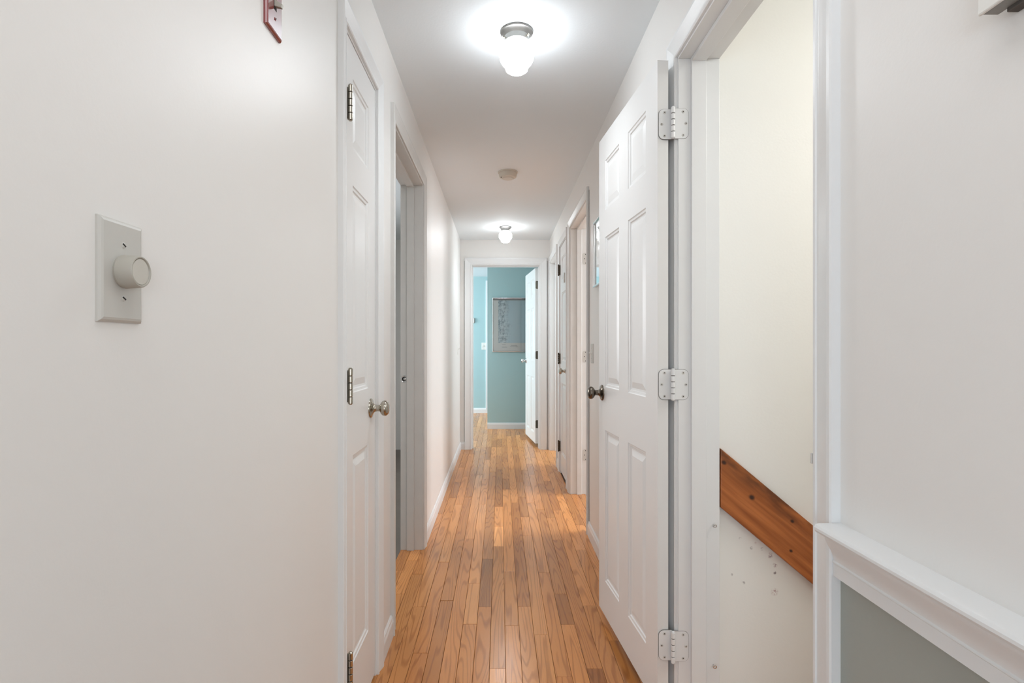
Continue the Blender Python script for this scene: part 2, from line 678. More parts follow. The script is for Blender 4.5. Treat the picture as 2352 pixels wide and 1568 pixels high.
def wood_area():
    k = NT('oak_area')
    g = k.n('ShaderNodeNewGeometry')
    br = k.n('ShaderNodeTexBrick')
    br.inputs['Color1'].default_value = (*lin((186, 134, 92)), 1)
    br.inputs['Color2'].default_value = (*lin((160, 108, 70)), 1)
    br.inputs['Mortar'].default_value = (*lin((90, 58, 36)), 1)
    inp(br, 'Scale', 1.0)
    inp(br, 'Mortar Size', .001)
    inp(br, 'Brick Width', .8)
    inp(br, 'Row Height', .0578)
    mp = k.n('ShaderNodeMapping')
    mp.inputs['Rotation'].default_value = (0, 0, R(90))
    k.l(g.outputs['Position'], mp.inputs[0])
    k.l(mp.outputs[0], br.inputs['Vector'])
    k.l(br.outputs['Color'], k.b.inputs['Base Color'])
    inp(k.b, 'Roughness', .3)
    return k.m


M['oak_area'] = wood_area()
floor = tag(mb.build('floor', [M['subfloor'], M['oak_area'], M['tile']]), 'honey oak strip floor of narrow boards running down the hall', 'floor', 'structure')

# ------------------------------------------------------------------ floor boards
SW = .0578
SEAM0 = .0201


def ypx(py):                      # distance down the hall of a joint seen in the floor
    return 1471.7 / (py - 786.4)


JOINTS = {
    -1: [1534.6, 1254, 1208.5, 1163, 1078, 1046], 0: [1436, 1311.6, 1123.4, 1099, 1060.5], 1: [1392.3, 1154, 1078],
    2: [1457, 1230, 1186.8, 1141, 1106, 1044], 3: [1553.6, 1314.8, 1154.3, 1116], 4: [1433.6, 1363.7, 1170, 1090],
    5: [1534.6, 1239, 1189, 1110], 6: [1390, 1172, 1104], -2: [1393.2, 1282.5, 1146, 1083], -3: [1432.8, 1339, 1157.4, 1100],
    -4: [1237, 1090.5, 1044], -5: [1378.7, 1141, 1072], -6: [1499, 1290.3, 1157.7, 1094], -7: [1393.4, 1143, 1106],
    -8: [1318, 1180, 1080], -9: [1363.7, 1240], 7: [1470, 1262, 1140], 8: [1330, 1205], 9: [1250]}
# board tones with the seen floor glare left in: (strip, index from the camera end) -> sRGB
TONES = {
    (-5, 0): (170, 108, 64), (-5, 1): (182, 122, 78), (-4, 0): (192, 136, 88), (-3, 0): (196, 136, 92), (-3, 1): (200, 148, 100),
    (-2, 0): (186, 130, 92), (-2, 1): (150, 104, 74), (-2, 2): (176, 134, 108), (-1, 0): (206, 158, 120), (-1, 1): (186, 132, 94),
    (-1, 2): (226, 200, 168), (-1, 3): (206, 166, 128), (0, 0): (196, 140, 104), (0, 1): (190, 138, 98), (0, 2): (200, 148, 108),  # the palest boards of the middle strip have floor glare painted in
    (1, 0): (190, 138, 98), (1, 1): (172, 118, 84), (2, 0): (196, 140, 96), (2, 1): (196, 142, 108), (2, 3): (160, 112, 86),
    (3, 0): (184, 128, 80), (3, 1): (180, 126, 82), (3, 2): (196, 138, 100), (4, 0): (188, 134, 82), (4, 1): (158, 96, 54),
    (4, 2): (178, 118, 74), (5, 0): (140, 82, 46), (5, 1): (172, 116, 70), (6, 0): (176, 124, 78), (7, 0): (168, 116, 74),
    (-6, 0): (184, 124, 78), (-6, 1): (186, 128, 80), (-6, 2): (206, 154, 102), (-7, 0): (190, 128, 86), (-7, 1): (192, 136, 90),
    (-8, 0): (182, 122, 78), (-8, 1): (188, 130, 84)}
PAL = [(190, 134, 92), (178, 122, 80), (200, 146, 104), (168, 112, 72), (194, 140, 94), (184, 128, 88), (174, 120, 82), (202, 152, 112)]


def board(x0, x1, y0, y1, rgb):
    g = .0006
    cx, cy = (x0 + x1) / 2, (y0 + y1) / 2
    hx, hy = (x1 - x0) / 2 - g, (y1 - y0) / 2 - g
    c = .0009
    mb = MB()
    low = [(-hx, -hy, -BT), (hx, -hy, -BT), (hx, hy, -BT), (-hx, hy, -BT)]
    mid = [(-hx, -hy, -c), (hx, -hy, -c), (hx, hy, -c), (-hx, hy, -c)]
    top = [(-hx + c, -hy + c, 0), (hx - c, -hy + c, 0), (hx - c, hy - c, 0), (-hx + c, hy - c, 0)]
    mb.sweep([low, mid, top], cap=False)
    mb.add(top, [(0, 1, 2, 3)])
    o = mb.build('floor_board', M['oak'], floor, fix=False)
    o.location = (cx, cy, fz(cy) + random.uniform(-.0001, .0001))
    o.rotation_euler = (math.atan(SLOPE) + R(random.uniform(-.05, .05)), R(random.uniform(-.25, .25)), 0)
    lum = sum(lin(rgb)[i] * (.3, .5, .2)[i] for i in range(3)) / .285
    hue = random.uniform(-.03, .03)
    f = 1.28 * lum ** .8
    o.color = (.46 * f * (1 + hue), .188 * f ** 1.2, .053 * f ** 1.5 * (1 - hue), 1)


for kx in range(-10, 11):
    x0 = SEAM0 + kx * SW
    x1 = x0 + SW
    spans = [(1.10, YE + .125)]
    if x1 < XL + .012 - .0:
        spans = [(LO[1][0] - .01, LO[1][1] + .01)]
        if x1 > XL + .001:
            spans = [(1.10, YE)]
    if x0 > XR - .012:
        spans = [(RO[0][0], RO[0][1]), (RO[1][0], RO[1][1]), (RO[3][0], RO[3][1])]
        if x0 < XR - .001:
            spans = [(1.10, YE)]
    js = sorted(ypx(p) for p in JOINTS.get(kx, []))
    for a, b in spans:
        cuts = [a]
        inside = [j for j in js if a + .08 < j < b - .08]
        cuts += inside
        yy = (inside[-1] if inside else a)
        while True:
            yy += random.uniform(.35, 1.05)
            if yy > b - .15:
                break
            if yy > cuts[-1] + .1:
                cuts.append(yy)
        cuts.append(b)
        for i in range(len(cuts) - 1):
            rgb = TONES.get((kx, i)) if len(spans) == 1 else None
            rgb = rgb or random.choice(PAL)
            rgb = tuple(min(235, max(20, v + random.uniform(-7, 7))) for v in rgb)
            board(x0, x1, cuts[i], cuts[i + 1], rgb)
PAL2 = [(182, 142, 104), (170, 130, 94), (192, 154, 116), (160, 120, 86), (176, 136, 100)]
for kx in range(-13, 9):          # the boards carry on into the blue room
    x0 = SEAM0 + kx * SW
    b = 9.1 if x0 < -.17 else 7.43
    yy = YE + .125
    while yy < b - .05:
        y2 = min(b, yy + random.uniform(.3, .95))
        if b - y2 < .12:
            y2 = b
        board(x0, x0 + SW, yy, y2, random.choice(PAL2))
        yy = y2

# ------------------------------------------------------------------ casings, jambs, baseboards
CAS = [(0, 0), (0, .0075), (.003, .0100), (.008, .0100), (.010, .0078), (.016, .0088), (.030, .0120), (.042, .0152), (.047, .0165), (.054, .0165), (.057, .0145), (.057, 0)]


def frame_set(name, O, A, N, s0, s1, zh, label, depth=T, stop_at=None, wide=1.0, rev=.006, cas_r=1.0, foot=None, far=True, mat=None):
    """Jambs and casing round an opening. O: point of the wall face, A: along the wall, N: out of the wall into the hall."""
    O, A, N = Vector(O), Vector(A), Vector(N)
    mat = mat or M['trim']
    root = empty(name, O + A * s0, 0, label, 'door frame', 'structure')

    def P(s, z, d):
        return O + A * s + N * d + Vector((0, 0, z)) - root.location

    def floor_at(s, d):
        return fz((O + A * s + N * d).y) - .012

    def seg(pts, dirs, nm, w=1.0):
        rings = []
        for (s, z), (ds, dz) in zip(pts, dirs):
            rings.append([P(s + ds * t * wide, z + dz * t * wide, d) for t, d in CAS])
        mb = MB()
        mb.sweep(rings)
        return mb.build(nm, mat, root)

    a, b, h = s0 - rev, s1 + rev, zh + rev
    seg([(a, floor_at(a, 0)), (a, h)], [(-1, 0), (-1, 1)], 'casing')
    seg([(a, h), (b, h)], [(-1, 1), (1, 1)], 'head_casing')
    if far:
        seg([(b, floor_at(b, 0)), (b, h)], [(cas_r, 0), (cas_r, 1)], 'casing')

    def bar(nm, sa, sb, za, zb, da, db):
        mb = MB()
        v = [P(s, z, d) for z in (za, zb) for d in (da, db) for s in (sa, sb)]
        mb.add(v, [(0, 2, 3, 1), (4, 5, 7, 6), (0, 1, 5, 4), (2, 6, 7, 3), (0, 4, 6, 2), (1, 3, 7, 5)])
        return mb.build(nm, mat, root, bevel=.0012)

    bar('jamb', s0 - JT, s0, -.1, zh, -depth, 0)
    bar('jamb', s1, s1 + JT, -.1, zh, -depth, 0)
    bar('head_jamb', s0 - JT, s1 + JT, zh, zh + JT, -depth, 0)
    if stop_at:
        d0, d1 = stop_at
        bar('stop', s0, s0 + .012, -.1, zh, -d1, -d0)
        bar('stop', s1 - .012, s1, -.1, zh, -d1, -d0)
        bar('head_stop', s0 + .012, s1 - .012, zh - .012, zh, -d1, -d0)
    return root


Lf = dict(O=(XL, 0, 0), A=(0, 1, 0), N=(1, 0, 0))
Rf = dict(O=(XR, 0, 0), A=(0, 1, 0), N=(-1, 0, 0))
t1 = frame_set('trim_1', s0=LO[0][0], s1=LO[0][1], zh=LO[0][2], label='white moulded frame around the narrow closed door on the left', stop_at=(.040, .075), **Lf)
t2 = frame_set('trim_2', s0=LO[1][0], s1=LO[1][1], zh=LO[1][2], label='worn white frame of the open doorway on the left, scuffed at its foot', stop_at=(.048, .088), mat=M['trim_worn'], **Lf)
t3 = frame_set('trim_3', s0=RO[0][0], s1=RO[0][1], zh=RO[0][2], label='white frame of the stair doorway behind the open six panel door', stop_at=(.037, .081), wide=1.1, **Rf)
t4 = frame_set('trim_4', s0=RO[1][0], s1=RO[1][1], zh=RO[1][2], label='beige white frame on the right with painted hinge leaves left on its jamb', stop_at=(.050, .085), mat=M['trim_worn'], **Rf)
t5 = frame_set('trim_5', s0=RO[2][0], s1=RO[2][1], zh=RO[2][2], label='white frame around the closed narrow door on the right', stop_at=(.040, .075), **Rf)
t6 = frame_set('trim_6', s0=RO[3][0], s1=RO[3][1], zh=RO[3][2], label='white frame of the last doorway on the right beside the end wall', stop_at=(.050, .085), **Rf)
t7 = frame_set('trim_7', O=(0, YE, 0), A=(1, 0, 0), N=(0, -1, 0), s0=EO[0], s1=EO[1], zh=EO[2], depth=.12, wide=1.3, label='wide white frame around the end doorway to the blue room', stop_at=(.045, .08))

CW = .063


def crack(root, x0, x1, y0, y1, z1):
    mb = MB()
    mb.box(x0, x1, y0, y1, .02, z1)
    o = mb.build('caulk_gap', M['dark'], root)
    o.location = -root.location
    o['label'] = 'dark open caulk joint'


crack(t4, XR - .0012, XR, RO[1][0] - CW - .0045, RO[1][0] - CW - .0005, 2.10)
crack(t7, EO[1] + .0805, EO[1] + .0855, YE - .0012, YE, 2.09)
crack(t7, EO[0] - .0840, EO[0] - .0805, YE - .0012, YE, 2.09)

BASE = [(0, -.03), (.012, -.03), (.012, .058), (.0105, .064), (.0085, .068), (.0075, .076), (.003, .083), (0, .083)]


def baseboard(name, p0, p1, N, label):
    N = Vector(N)
    p0, p1 = Vector(p0), Vector(p1)
    rings = []
    for p in (p0, p1):
        rings.append([p + N * d + Vector((0, 0, fz(p.y) + h)) for d, h in BASE])
    mb = MB()
    mb.sweep(rings)
    return tag(mb.build(name, M['trim']), label, 'baseboard', 'structure')


baseboard('baseboard_left', (XL, -.7, 0), (XL, LO[0][0] - CW, 0), (1, 0, 0), 'white baseboard under the dimmer plate on the left wall')
baseboard('baseboard_left.001', (XL, LO[0][1] + CW, 0), (XL, LO[1][0] - CW, 0), (1, 0, 0), 'short scuffed white baseboard between the two left door frames')
baseboard('baseboard_left.002', (XL, LO[1][1] + CW, 0), (XL, YE, 0), (1, 0, 0), 'long white baseboard running to the end wall on the left')
baseboard('baseboard_right', (XR, -.7, 0), (XR, RO[0][0] - .0687, 0), (-1, 0, 0), 'white baseboard under the chair rail')
baseboard('baseboard_right.001', (XR, RO[0][1] + CW, 0), (XR, RO[1][0] - CW, 0), (-1, 0, 0), 'white baseboard below the mirror behind the open six panel door')
baseboard('baseboard_right.002', (XR, RO[1][1] + CW, 0), (XR, RO[2][0] - CW, 0), (-1, 0, 0), 'stub of baseboard between the beige frame and the closed narrow door')
baseboard('baseboard_right.003', (XR, RO[2][1] + CW, 0), (XR, RO[3][0] - CW, 0), (-1, 0, 0), 'stub of baseboard beyond the closed narrow door')
baseboard('baseboard_end', (XL, YE, 0), (EO[0] - .081, YE, 0), (0, -1, 0), 'tiny baseboard left of the end doorway')
baseboard('baseboard_blue_front', (-.17, 7.43, 0), (1.2, 7.43, 0), (0, -1, 0), 'white baseboard under the framed chart')
baseboard('baseboard_blue_back', (-2.8, 9.10, 0), (1.2, 9.10, 0), (0, -1, 0), 'white baseboard of the pale blue wall')
mb = MB()
mb.box(-.236, -.19, 9.085, 9.10, .10, 2.25)
tag(mb.build('trim_8', M['trim'], bevel=.002), 'pale vertical strip on the pale blue wall', 'trim', 'structure')

# chair rail
CR = [(0, 0), (.036, 0), (.040, -.0015), (.0425, -.0055), (.0425, -.0095), (.040, -.0135), (.036, -.0150), (.027, -.0165), (.0255, -.0185), (.0255, -.024),
      (.0235, -.029), (.0200, -.036), (.0160, -.043), (.0130, -.051), (.0118, -.058), (.0135, -.0600), (.0135, -.0615), (.0120, -.063), (.0120, -.083), (0, -.083)]
yc = RO[0][0] - .0687
rings = []
for yy in (yc - .0005, -.7):
    rings.append([(XR - d, yy, .867 + h) for d, h in CR])
mb = MB()
mb.sweep(rings)
tag(mb.build('trim_9', M['trim'], smooth=25), 'white moulded chair rail along the near right wall', 'chair rail', 'structure')

# ------------------------------------------------------------------ doors
STK = [(0, 0), (.0025, .0030), (.0060, .0038), (.0095, .0042), (.0125, .0080), (.0190, .0085), (.0400, .0030)]


def door(name, wd, ht, th, cols, rows, loc, ang, label):
    root = empty(name, loc, ang, label, 'door', 'structure')
    xs = sorted({0, wd, *[c for p in cols for c in p]})
    zs = sorted({0, ht, *[c for p in rows for c in p]})
    mb = MB()
    for yy in (0, th):
        for i in range(len(xs) - 1):
            for j in range(len(zs) - 1):
                if (xs[i], xs[i + 1]) in cols and (zs[j], zs[j + 1]) in rows:
                    continue
                q = [(xs[i], yy, zs[j]), (xs[i + 1], yy, zs[j]), (xs[i + 1], yy, zs[j + 1]), (xs[i], yy, zs[j + 1])]
                mb.add(q if yy == 0 else q[::-1], [(0, 1, 2, 3)])
    mb.add([(0, 0, 0), (0, th, 0), (0, th, ht), (0, 0, ht)], [(0, 3, 2, 1)])
    mb.add([(wd, 0, 0), (wd, th, 0), (wd, th, ht), (wd, 0, ht)], [(0, 1, 2, 3)])
    mb.add([(0, 0, 0), (wd, 0, 0), (wd, th, 0), (0, th, 0)], [(0, 3, 2, 1)])
    mb.add([(0, 0, ht), (wd, 0, ht), (wd, th, ht), (0, th, ht)], [(0, 1, 2, 3)])
    mb.build('slab', M['door'], root, fix=False)
    for c in cols:
        for r in rows:
            mb = MB()
            for side in (0, 1):
                rings = []
                for t, d in STK:
                    yy = d if side == 0 else th - d
                    q = [(c[0] + t, yy, r[0] + t), (c[1] - t, yy, r[0] + t), (c[1] - t, yy, r[1] - t), (c[0] + t, yy, r[1] - t)]
                    rings.append(q if side == 0 else q[::-1])
                mb.sweep(rings, cap=False)
                mb.add(rings[-1], [(0, 1, 2, 3)])
            mb.build('panel', M['door'], root, fix=False)
    return root


KP = [(.0, -.0005), (.033, -.0005), (.033, .002), (.031, .0045), (.024, .0065), (.017, .010), (.0125, .014), (.0115, .018), (.0105, .026), (.0115, .031), (.013, .0335),
      (.019, .0355), (.0245, .041), (.0262, .047), (.0250, .0535), (.0200, .0590), (.0120, .0622), (0, .0632)]


def knob(door_o, x, z, th, mat, both=True):
    for side in ((0, 1) if both else (0,)):
        mb = MB()
        mb.lathe(KP, (x, 0 if side == 0 else th, z), (0, -1 if side == 0 else 1, 0), 28)
        mb.build('knob', mat, door_o, smooth=40)


def screw_part(parent, pos, axis, r=.0042, mat=None):
    mb = MB()
    mb.lathe([(0, -.001), (r, -.001), (r, .0006), (r * .8, .0012), (0, .0012)], pos, axis, 12, 0)
    mb.lathe([(0, .0012), (r * .36, .0012), (r * .36, .0015), (0, .0015)], pos, axis, 8, 1)
    return mb.build('screw', [mat or M['screw_white'], M['dark']], parent)


def knuckles(mb, o, z0, z1, r, n=5, gap=.0012, mi=0, tip=True):
    h = (z1 - z0) / n
    for i in range(n):
        a = z0 + i * h + (gap / 2 if i else 0)
        b = z0 + (i + 1) * h - (gap / 2 if i < n - 1 else 0)
        mb.lathe([(0, a), (r * .93, a), (r, a + .0006), (r, b - .0006), (r * .93, b), (0, b)], (o[0], o[1], 0), (0, 0, 1), 14, mi)
    if tip:
        mb.lathe([(0, z1), (r * .7, z1), (r * .85, z1 + .0015), (r * .6, z1 + .0035), (0, z1 + .004)], (o[0], o[1], 0), (0, 0, 1), 14, mi)
        mb.lathe([(0, z0 - .003), (r * .6, z0 - .0025), (r * .8, z0 - .001), (r * .7, z0), (0, z0)], (o[0], o[1], 0), (0, 0, 1), 14, mi)


# door_1: narrow closed closet door in the left wall (front faces +X)
D1Z = .012
d1 = door('door_1', .381, 2.039 - D1Z, .035, [(.090, .285)], [(.196, .814), (.999, 1.613), (1.721, 1.928)], (-.436, 1.540, D1Z), R(90),
          'narrow closed white three panel door on the left with a nickel knob')
knob(d1, .316, .941 - D1Z, .035, M['nickel'], False)
for zc in (1.828, 1.037, .245):
    mb = MB()
    knuckles(mb, (-.0015 - .0015, -.0185), zc - .0485 - D1Z, zc + .0485 - D1Z, .0066, gap=.002)
    mb.lathe([(0, zc - .047 - D1Z), (.005, zc - .047 - D1Z), (.005, zc + .047 - D1Z), (0, zc + .047 - D1Z)], (-.003, -.0185, 0), (0, 0, 1), 12, 1)
    mb.box(-.003, .004, -.014, .001, zc - .0445 - D1Z, zc + .0445 - D1Z)
    mb.build('hinge', [M['nickel'], M['dark']], d1, smooth=35)

# door_2: open six panel door lying back along the right wall
D2L = .6774
D2Z = .046
cols = [(.095, .286), (.392, .575)]
rows = [(.190 - D2Z, .808 - D2Z), (.985 - D2Z, 1.597 - D2Z), (1.708 - D2Z, 1.910 - D2Z)]
A2 = math.atan2(1.675 - 2.35, .479 - .4226)
d2 = door('door_2', D2L, 2.019 - D2Z, .0335, cols, rows, (.4226, 2.35, D2Z), A2,
          'open white six panel door in the foreground, folded back against the right wall')
knob(d2, .050, .957 - D2Z, .0335, M['pewter'], False)


def leaf(mb, x0, x1, z0, z1, yy, t, rr, round_left, axis='x', mi=0):
    """Hinge leaf in an x-z plane with two rounded outer corners, thickness t toward -y."""
    pts = []
    n = 5
    if round_left:
        pts += [(x1, z0), (x1, z1)]
        pts += [(x0 + rr - rr * math.sin(i / n * math.pi / 2), z1 - rr + rr * math.cos(i / n * math.pi / 2)) for i in range(n + 1)]
        pts += [(x0 + rr - rr * math.cos(i / n * math.pi / 2), z0 + rr - rr * math.sin(i / n * math.pi / 2)) for i in range(n + 1)]
    else:
        pts += [(x0, z1), (x0, z0)]
        pts += [(x1 - rr + rr * math.sin(i / n * math.pi / 2), z0 + rr - rr * math.cos(i / n * math.pi / 2)) for i in range(n + 1)]
        pts += [(x1 - rr + rr * math.cos(i / n * math.pi / 2), z1 - rr + rr * math.sin(i / n * math.pi / 2)) for i in range(n + 1)]
    mb.sweep([[(x, yy, z) for x, z in pts], [(x, yy - t, z) for x, z in pts]], mi)


# its painted hinges, in world space, then parented to the door
inv2 = (Matrix.Translation((.4226, 2.35, D2Z)) @ Matrix.Rotation(A2, 4, 'Z')).inverted()
for zc in (1.823, 1.033, .2414):
    z0, z1 = zc - .0455, zc + .0455
    mb = MB()
    yd, yj = 1.6745, 1.668
    yk = 1.660
    kx = .5216
    leaf(mb, .4822, kx, z0, z1, yd, .002, .0155, True)
    leaf(mb, kx, .5705, z0, z1, yj + .0005, .002, .0155, False)
    leaf(mb, .4814, kx, z0 - .0008, z1 + .0008, yd + .0002, .0012, .0160, True, mi=1)
    leaf(mb, kx, .5713, z0 - .0008, z1 + .0008, yj + .0004, .0010, .0160, False, mi=1)
    knuckles(mb, (kx, yk), z0, z1, .0064, gap=.0022)
    mb.lathe([(0, z0 + .001), (.0050, z0 + .001), (.0050, z1 - .001), (0, z1 - .001)], (kx, yk, 0), (0, 0, 1), 12, 1)
    mb.v = [tuple(inv2 @ Vector(p)) for p in mb.v]
    h = mb.build('hinge', [M['trim'], M['gap']], d2, smooth=35)
    h['label'] = 'white painted butt hinge'
    for (sx, sy) in ((.4995, yd - .002), (.5540, yj - .0015)):
        for (dz, out) in ((.0355, 0), (0, 1), (-.0355, 0)):
            px = sx + (-.0085 if sx < .52 else .0085) * out
            screw_part(h, inv2 @ Vector((px, sy, zc + dz)), inv2.to_3x3() @ Vector((0, -1, 0)), .0046)

# door_3: closed narrow door on the right (front faces -X; local x runs toward the camera)
D3Z = .045
d3 = door('door_3', .489, 2.040 - D3Z, .035, [(.10, .389)], [(.17, .79), (.98, 1.58), (1.69, 1.89)], (.543, 4.946, D3Z), R(-90),
          'closed narrow white door far down on the right with dark hinges')
knob(d3, .432, .953 - D3Z, .035, M['nickel'], False)
for zc in (1.84, 1.047, .262):
    mb = MB()
    knuckles(mb, (-.0035, -.0175), zc - .048 - D3Z, zc + .048 - D3Z, .0066)
    mb.box(-.003, .004, -.013, .001, zc - .0445 - D3Z, zc + .0445 - D3Z)
    mb.build('hinge', M['bronze'], d3, smooth=35)
mb = MB()                        # small grey latch on the frame of that door
mb.box(.480, .502, -.028, -.018, 1.71 - D3Z - .04, 1.71 - D3Z + .04)
mb.box(.455, .482, -.024, -.019, 1.71 - D3Z - .012, 1.71 - D3Z + .012)
mb.build('latch', M['grey_plastic'], d3, bevel=.002)

# door_4: door of the blue room standing open
D4Z = .075
A4 = math.atan2(6.147 - 6.845, .3936 - .3165)
d4 = door('door_4', .702, 2.033 - D4Z, .035, [(.10, .30), (.40, .60)], [(.11, .74), (.92, 1.53), (1.64, 1.85)], (.3165, 6.845, D4Z), A4,
          'white six panel door of the blue room, standing open at the end of the hall')
knob(d4, .052, .985 - D4Z, .035, M['chrome'], True)
for zc in (1.845, 1.062, .29):
    mb = MB()
    z0, z1 = zc - .0445 - D4Z, zc + .0445 - D4Z
    # leaf let into the slab edge (edge plane is local x = .702)
    pts = [(.034, z0), (.034, z1)]
    n = 5
    rr = .012
    y0 = .003
    pts += [(y0 + rr - rr * math.sin(i / n * math.pi / 2), z1 - rr + rr * math.cos(i / n * math.pi / 2)) for i in range(n + 1)]
    pts += [(y0 + rr - rr * math.cos(i / n * math.pi / 2), z0 + rr - rr * math.sin(i / n * math.pi / 2)) for i in range(n + 1)]
    mb.sweep([[(.7015, a, b) for a, b in pts], [(.7035, a, b) for a, b in pts]])
    knuckles(mb, (.706, .0405), z0, z1, .006)
    mb.build('hinge', M['pewter'] if zc > 1.5 else M['bronze'], d4, smooth=35)

# painted hinge leaves left on the far jamb of the right-hand opening
for i, zc in enumerate((1.827, 1.076, .321)):
    mb = MB()
    leaf(mb, .634, .664, zc - .0445, zc + .0445, RO[1][1], .0015, .014, True)
    o = mb.build('hinge_leaf', M['grey_plastic'], t4)
    o.location = -t4.location
    for dz, dx in ((.033, 0), (0, -.008), (-.033, 0)):
        mb = MB()
        mb.lathe([(0, 0), (.0034, 0), (.0034, .0004), (0, .0004)], (.656 + dx, RO[1][1] - .0015, zc + dz), (0, -1, 0), 10)
        s = mb.build('screw_hole', M['dark'], o)

# strike plate on the left doorway's far jamb
mb = MB()
yj = LO[1][1]
mb.lathe([(0, -.001), (.021, -.001), (.021, .0010), (.0175, .0016), (.0165, .0010), (0, .0010)], (-.5385, yj, .969), (0, -1, 0), 24, 0)
mb.lathe([(0, .001), (.0125, .001), (.0125, .0014), (0, .0014)], (-.5385, yj, .969), (0, -1, 0), 20, 1)
mb.lathe([(0, .0014), (.0075, .0014), (.0075, .0030), (.006, .0036), (0, .0036)], (-.535, yj, .969), (0, -1, 0), 16, 0)
o = mb.build('strike_plate', [M['chrome'], M['dark']], t2, smooth=30)
o.location = -t2.location

# strike lip on the stair doorway's near jamb
mb = MB()
mb.box(XR - .002, XR + .03, RO[0][0] - .0005, RO[0][0] + .0012, .930, .985)
mb.box(XR - .0090, XR - .001, RO[0][0] - .003, RO[0][0] + .0010, .947, .965)
o = mb.build('strike_plate', M['screw_white'], t3, bevel=.0015)
o.location = -t3.location

# ------------------------------------------------------------------ things on the left wall
def plate(root, y0, y1, z0, z1, x, nx, mat, name='plate', th=.006, bv=.005):
    """Bevel-edged wall plate on a wall facing nx."""
    mb = MB()
    a = [(x, y0, z0), (x, y1, z0), (x, y1, z1), (x, y0, z1)]
    b = [(x + nx * th * .45, p[1], p[2]) for p in a]
    ins = [(y0 + bv * .5, z0 + bv * .5), (y1 - bv * .5, z0 + bv * .5), (y1 - bv * .5, z1 - bv * .5), (y0 + bv * .5, z1 - bv * .5)]
    c = [(x + nx * th * .85, yy, zz) for yy, zz in ins]
    ins = [(y0 + bv, z0 + bv), (y1 - bv, z0 + bv), (y1 - bv, z1 - bv), (y0 + bv, z1 - bv)]
    d = [(x + nx * th, yy, zz) for yy, zz in ins]
    mb.sweep([a, b, c, d])
    mb.v = [tuple(Vector(p) - root.location) for p in mb.v]
    return mb.build(name, mat, root)


def slot_screw(root, pos, nx, mat, r=.0034, tilt=-.5):
    mb = MB()
    p = Vector(pos) - root.location
    mb.lathe([(0, -.001), (r, -.001), (r, .0003), (r * .7, .0010), (0, .0012)], p, (nx, 0, 0), 14)
    u = Vector((0, math.cos(tilt), math.sin(tilt))) * r * .8
    v = Vector((0, -math.sin(tilt), math.cos(tilt))) * r * .22
    e = Vector((nx * .0013, 0, 0))
    f = Vector((nx * .0002, 0, 0))
    mb.sweep([[p + e * .5 + a * u + b * v for a, b in ((-1, -1), (1, -1), (1, 1), (-1, 1))], [p + e + f + a * u + b * v for a, b in ((-1, -1), (1, -1), (1, 1), (-1, 1))]], 1)
    return mb.build('screw', [mat, M['dark']], root)


dm = empty('dimmer_switch', (XL, .626, 1.231), 0, 'pale rotary dimmer plate with round knob on the left wall', 'dimmer switch')
plate(dm, .590, .661, 1.1735, 1.2885, XL, 1, M['grey_plastic'])
mb = MB()
mb.lathe([(0, .006), (.0182, .006), (.0182, .0075), (.0190, .0085), (.0178, .0255), (.0170, .0268), (.0158, .0268), (.0150, .0252), (0, .0252)], (0, 0, -.0), (1, 0, 0), 40)
kb = mb.build('knob', M['knob_plastic'], dm, smooth=40)
mb = MB()
mb.lathe([(0, .0250), (.0148, .0250), (.0144, .0258), (0, .0258)], (0, 0, 0), (1, 0, 0), 40)
mb.build('knob_cap', M['brushed'], kb, smooth=40)['label'] = 'brushed metal disc set in the knob'
for dz in (.0302, -.0302):
    slot_screw(dm, (XL + .006, .626, 1.231 + dz), 1, M['grey_plastic'])

rs = empty('toggle_switch', (XL, 1.045, 1.798), 0, 'red metal switch plate high on the left wall, cut by the top edge', 'light switch')
plate(rs, 1.010, 1.080, 1.741, 1.855, XL, 1, M['red'], th=.0075, bv=.004)
mb = MB()
mb.box(.006, .0078, -.006, .006, -.0135, .0135)
mb.build('slot', M['dark'], rs)
mb = MB()
v = [(.007, -.0045, .006), (.007, .0045, .006), (.007, .0045, -.007), (.007, -.0045, -.007)]
v2 = [(.022, -.0034, -.003), (.022, .0034, -.003), (.0205, .0034, -.0105), (.0205, -.0034, -.0105)]
mb.sweep([v, v2])
mb.build('toggle', M['knob_plastic'], rs, bevel=.001)['label'] = 'pale switch toggle'
for dz in (.0302, -.0302):
    slot_screw(rs, (XL + .0075, 1.045, 1.798 + dz), 1, M['red'], tilt=.9)

ls = empty('toggle_switch', (XL, 5.64, 1.128), 0, 'white toggle switch plate at the far end of the left wall', 'light switch')
plate(ls, 5.605, 5.675, 1.071, 1.185, XL, 1, M['white_plastic'])
mb = MB()
mb.sweep([[(.005, -.004, .006), (.005, .004, .006), (.005, .004, -.006), (.005, -.004, -.006)], [(.020, -.003, .008), (.020, .003, .008), (.0215, .003, .001), (.0215, -.003, .001)]])
mb.build('toggle', M['white_plastic'], ls)

# ------------------------------------------------------------------ things on the right wall
rs2 = empty('toggle_switch', (XR, 3.214, 1.111), 0, 'white toggle switch plate on the right wall under the mirror', 'light switch')
plate(rs2, 3.178, 3.250, 1.054, 1.168, XR, -1, M['grey_plastic'])
mb = MB()
mb.sweep([[(-.005, -.004, .006), (-.005, .004, .006), (-.005, .004, -.006), (-.005, -.004, -.006)], [(-.020, -.003, .008), (-.020, .003, .008), (-.0215, .003, .001), (-.0215, -.003, .001)]])
mb.build('toggle', M['white_plastic'], rs2)
for dz in (.030, -.030):
    slot_screw(rs2, (XR - .006, 3.214, 1.111 + dz), -1, M['white_plastic'])

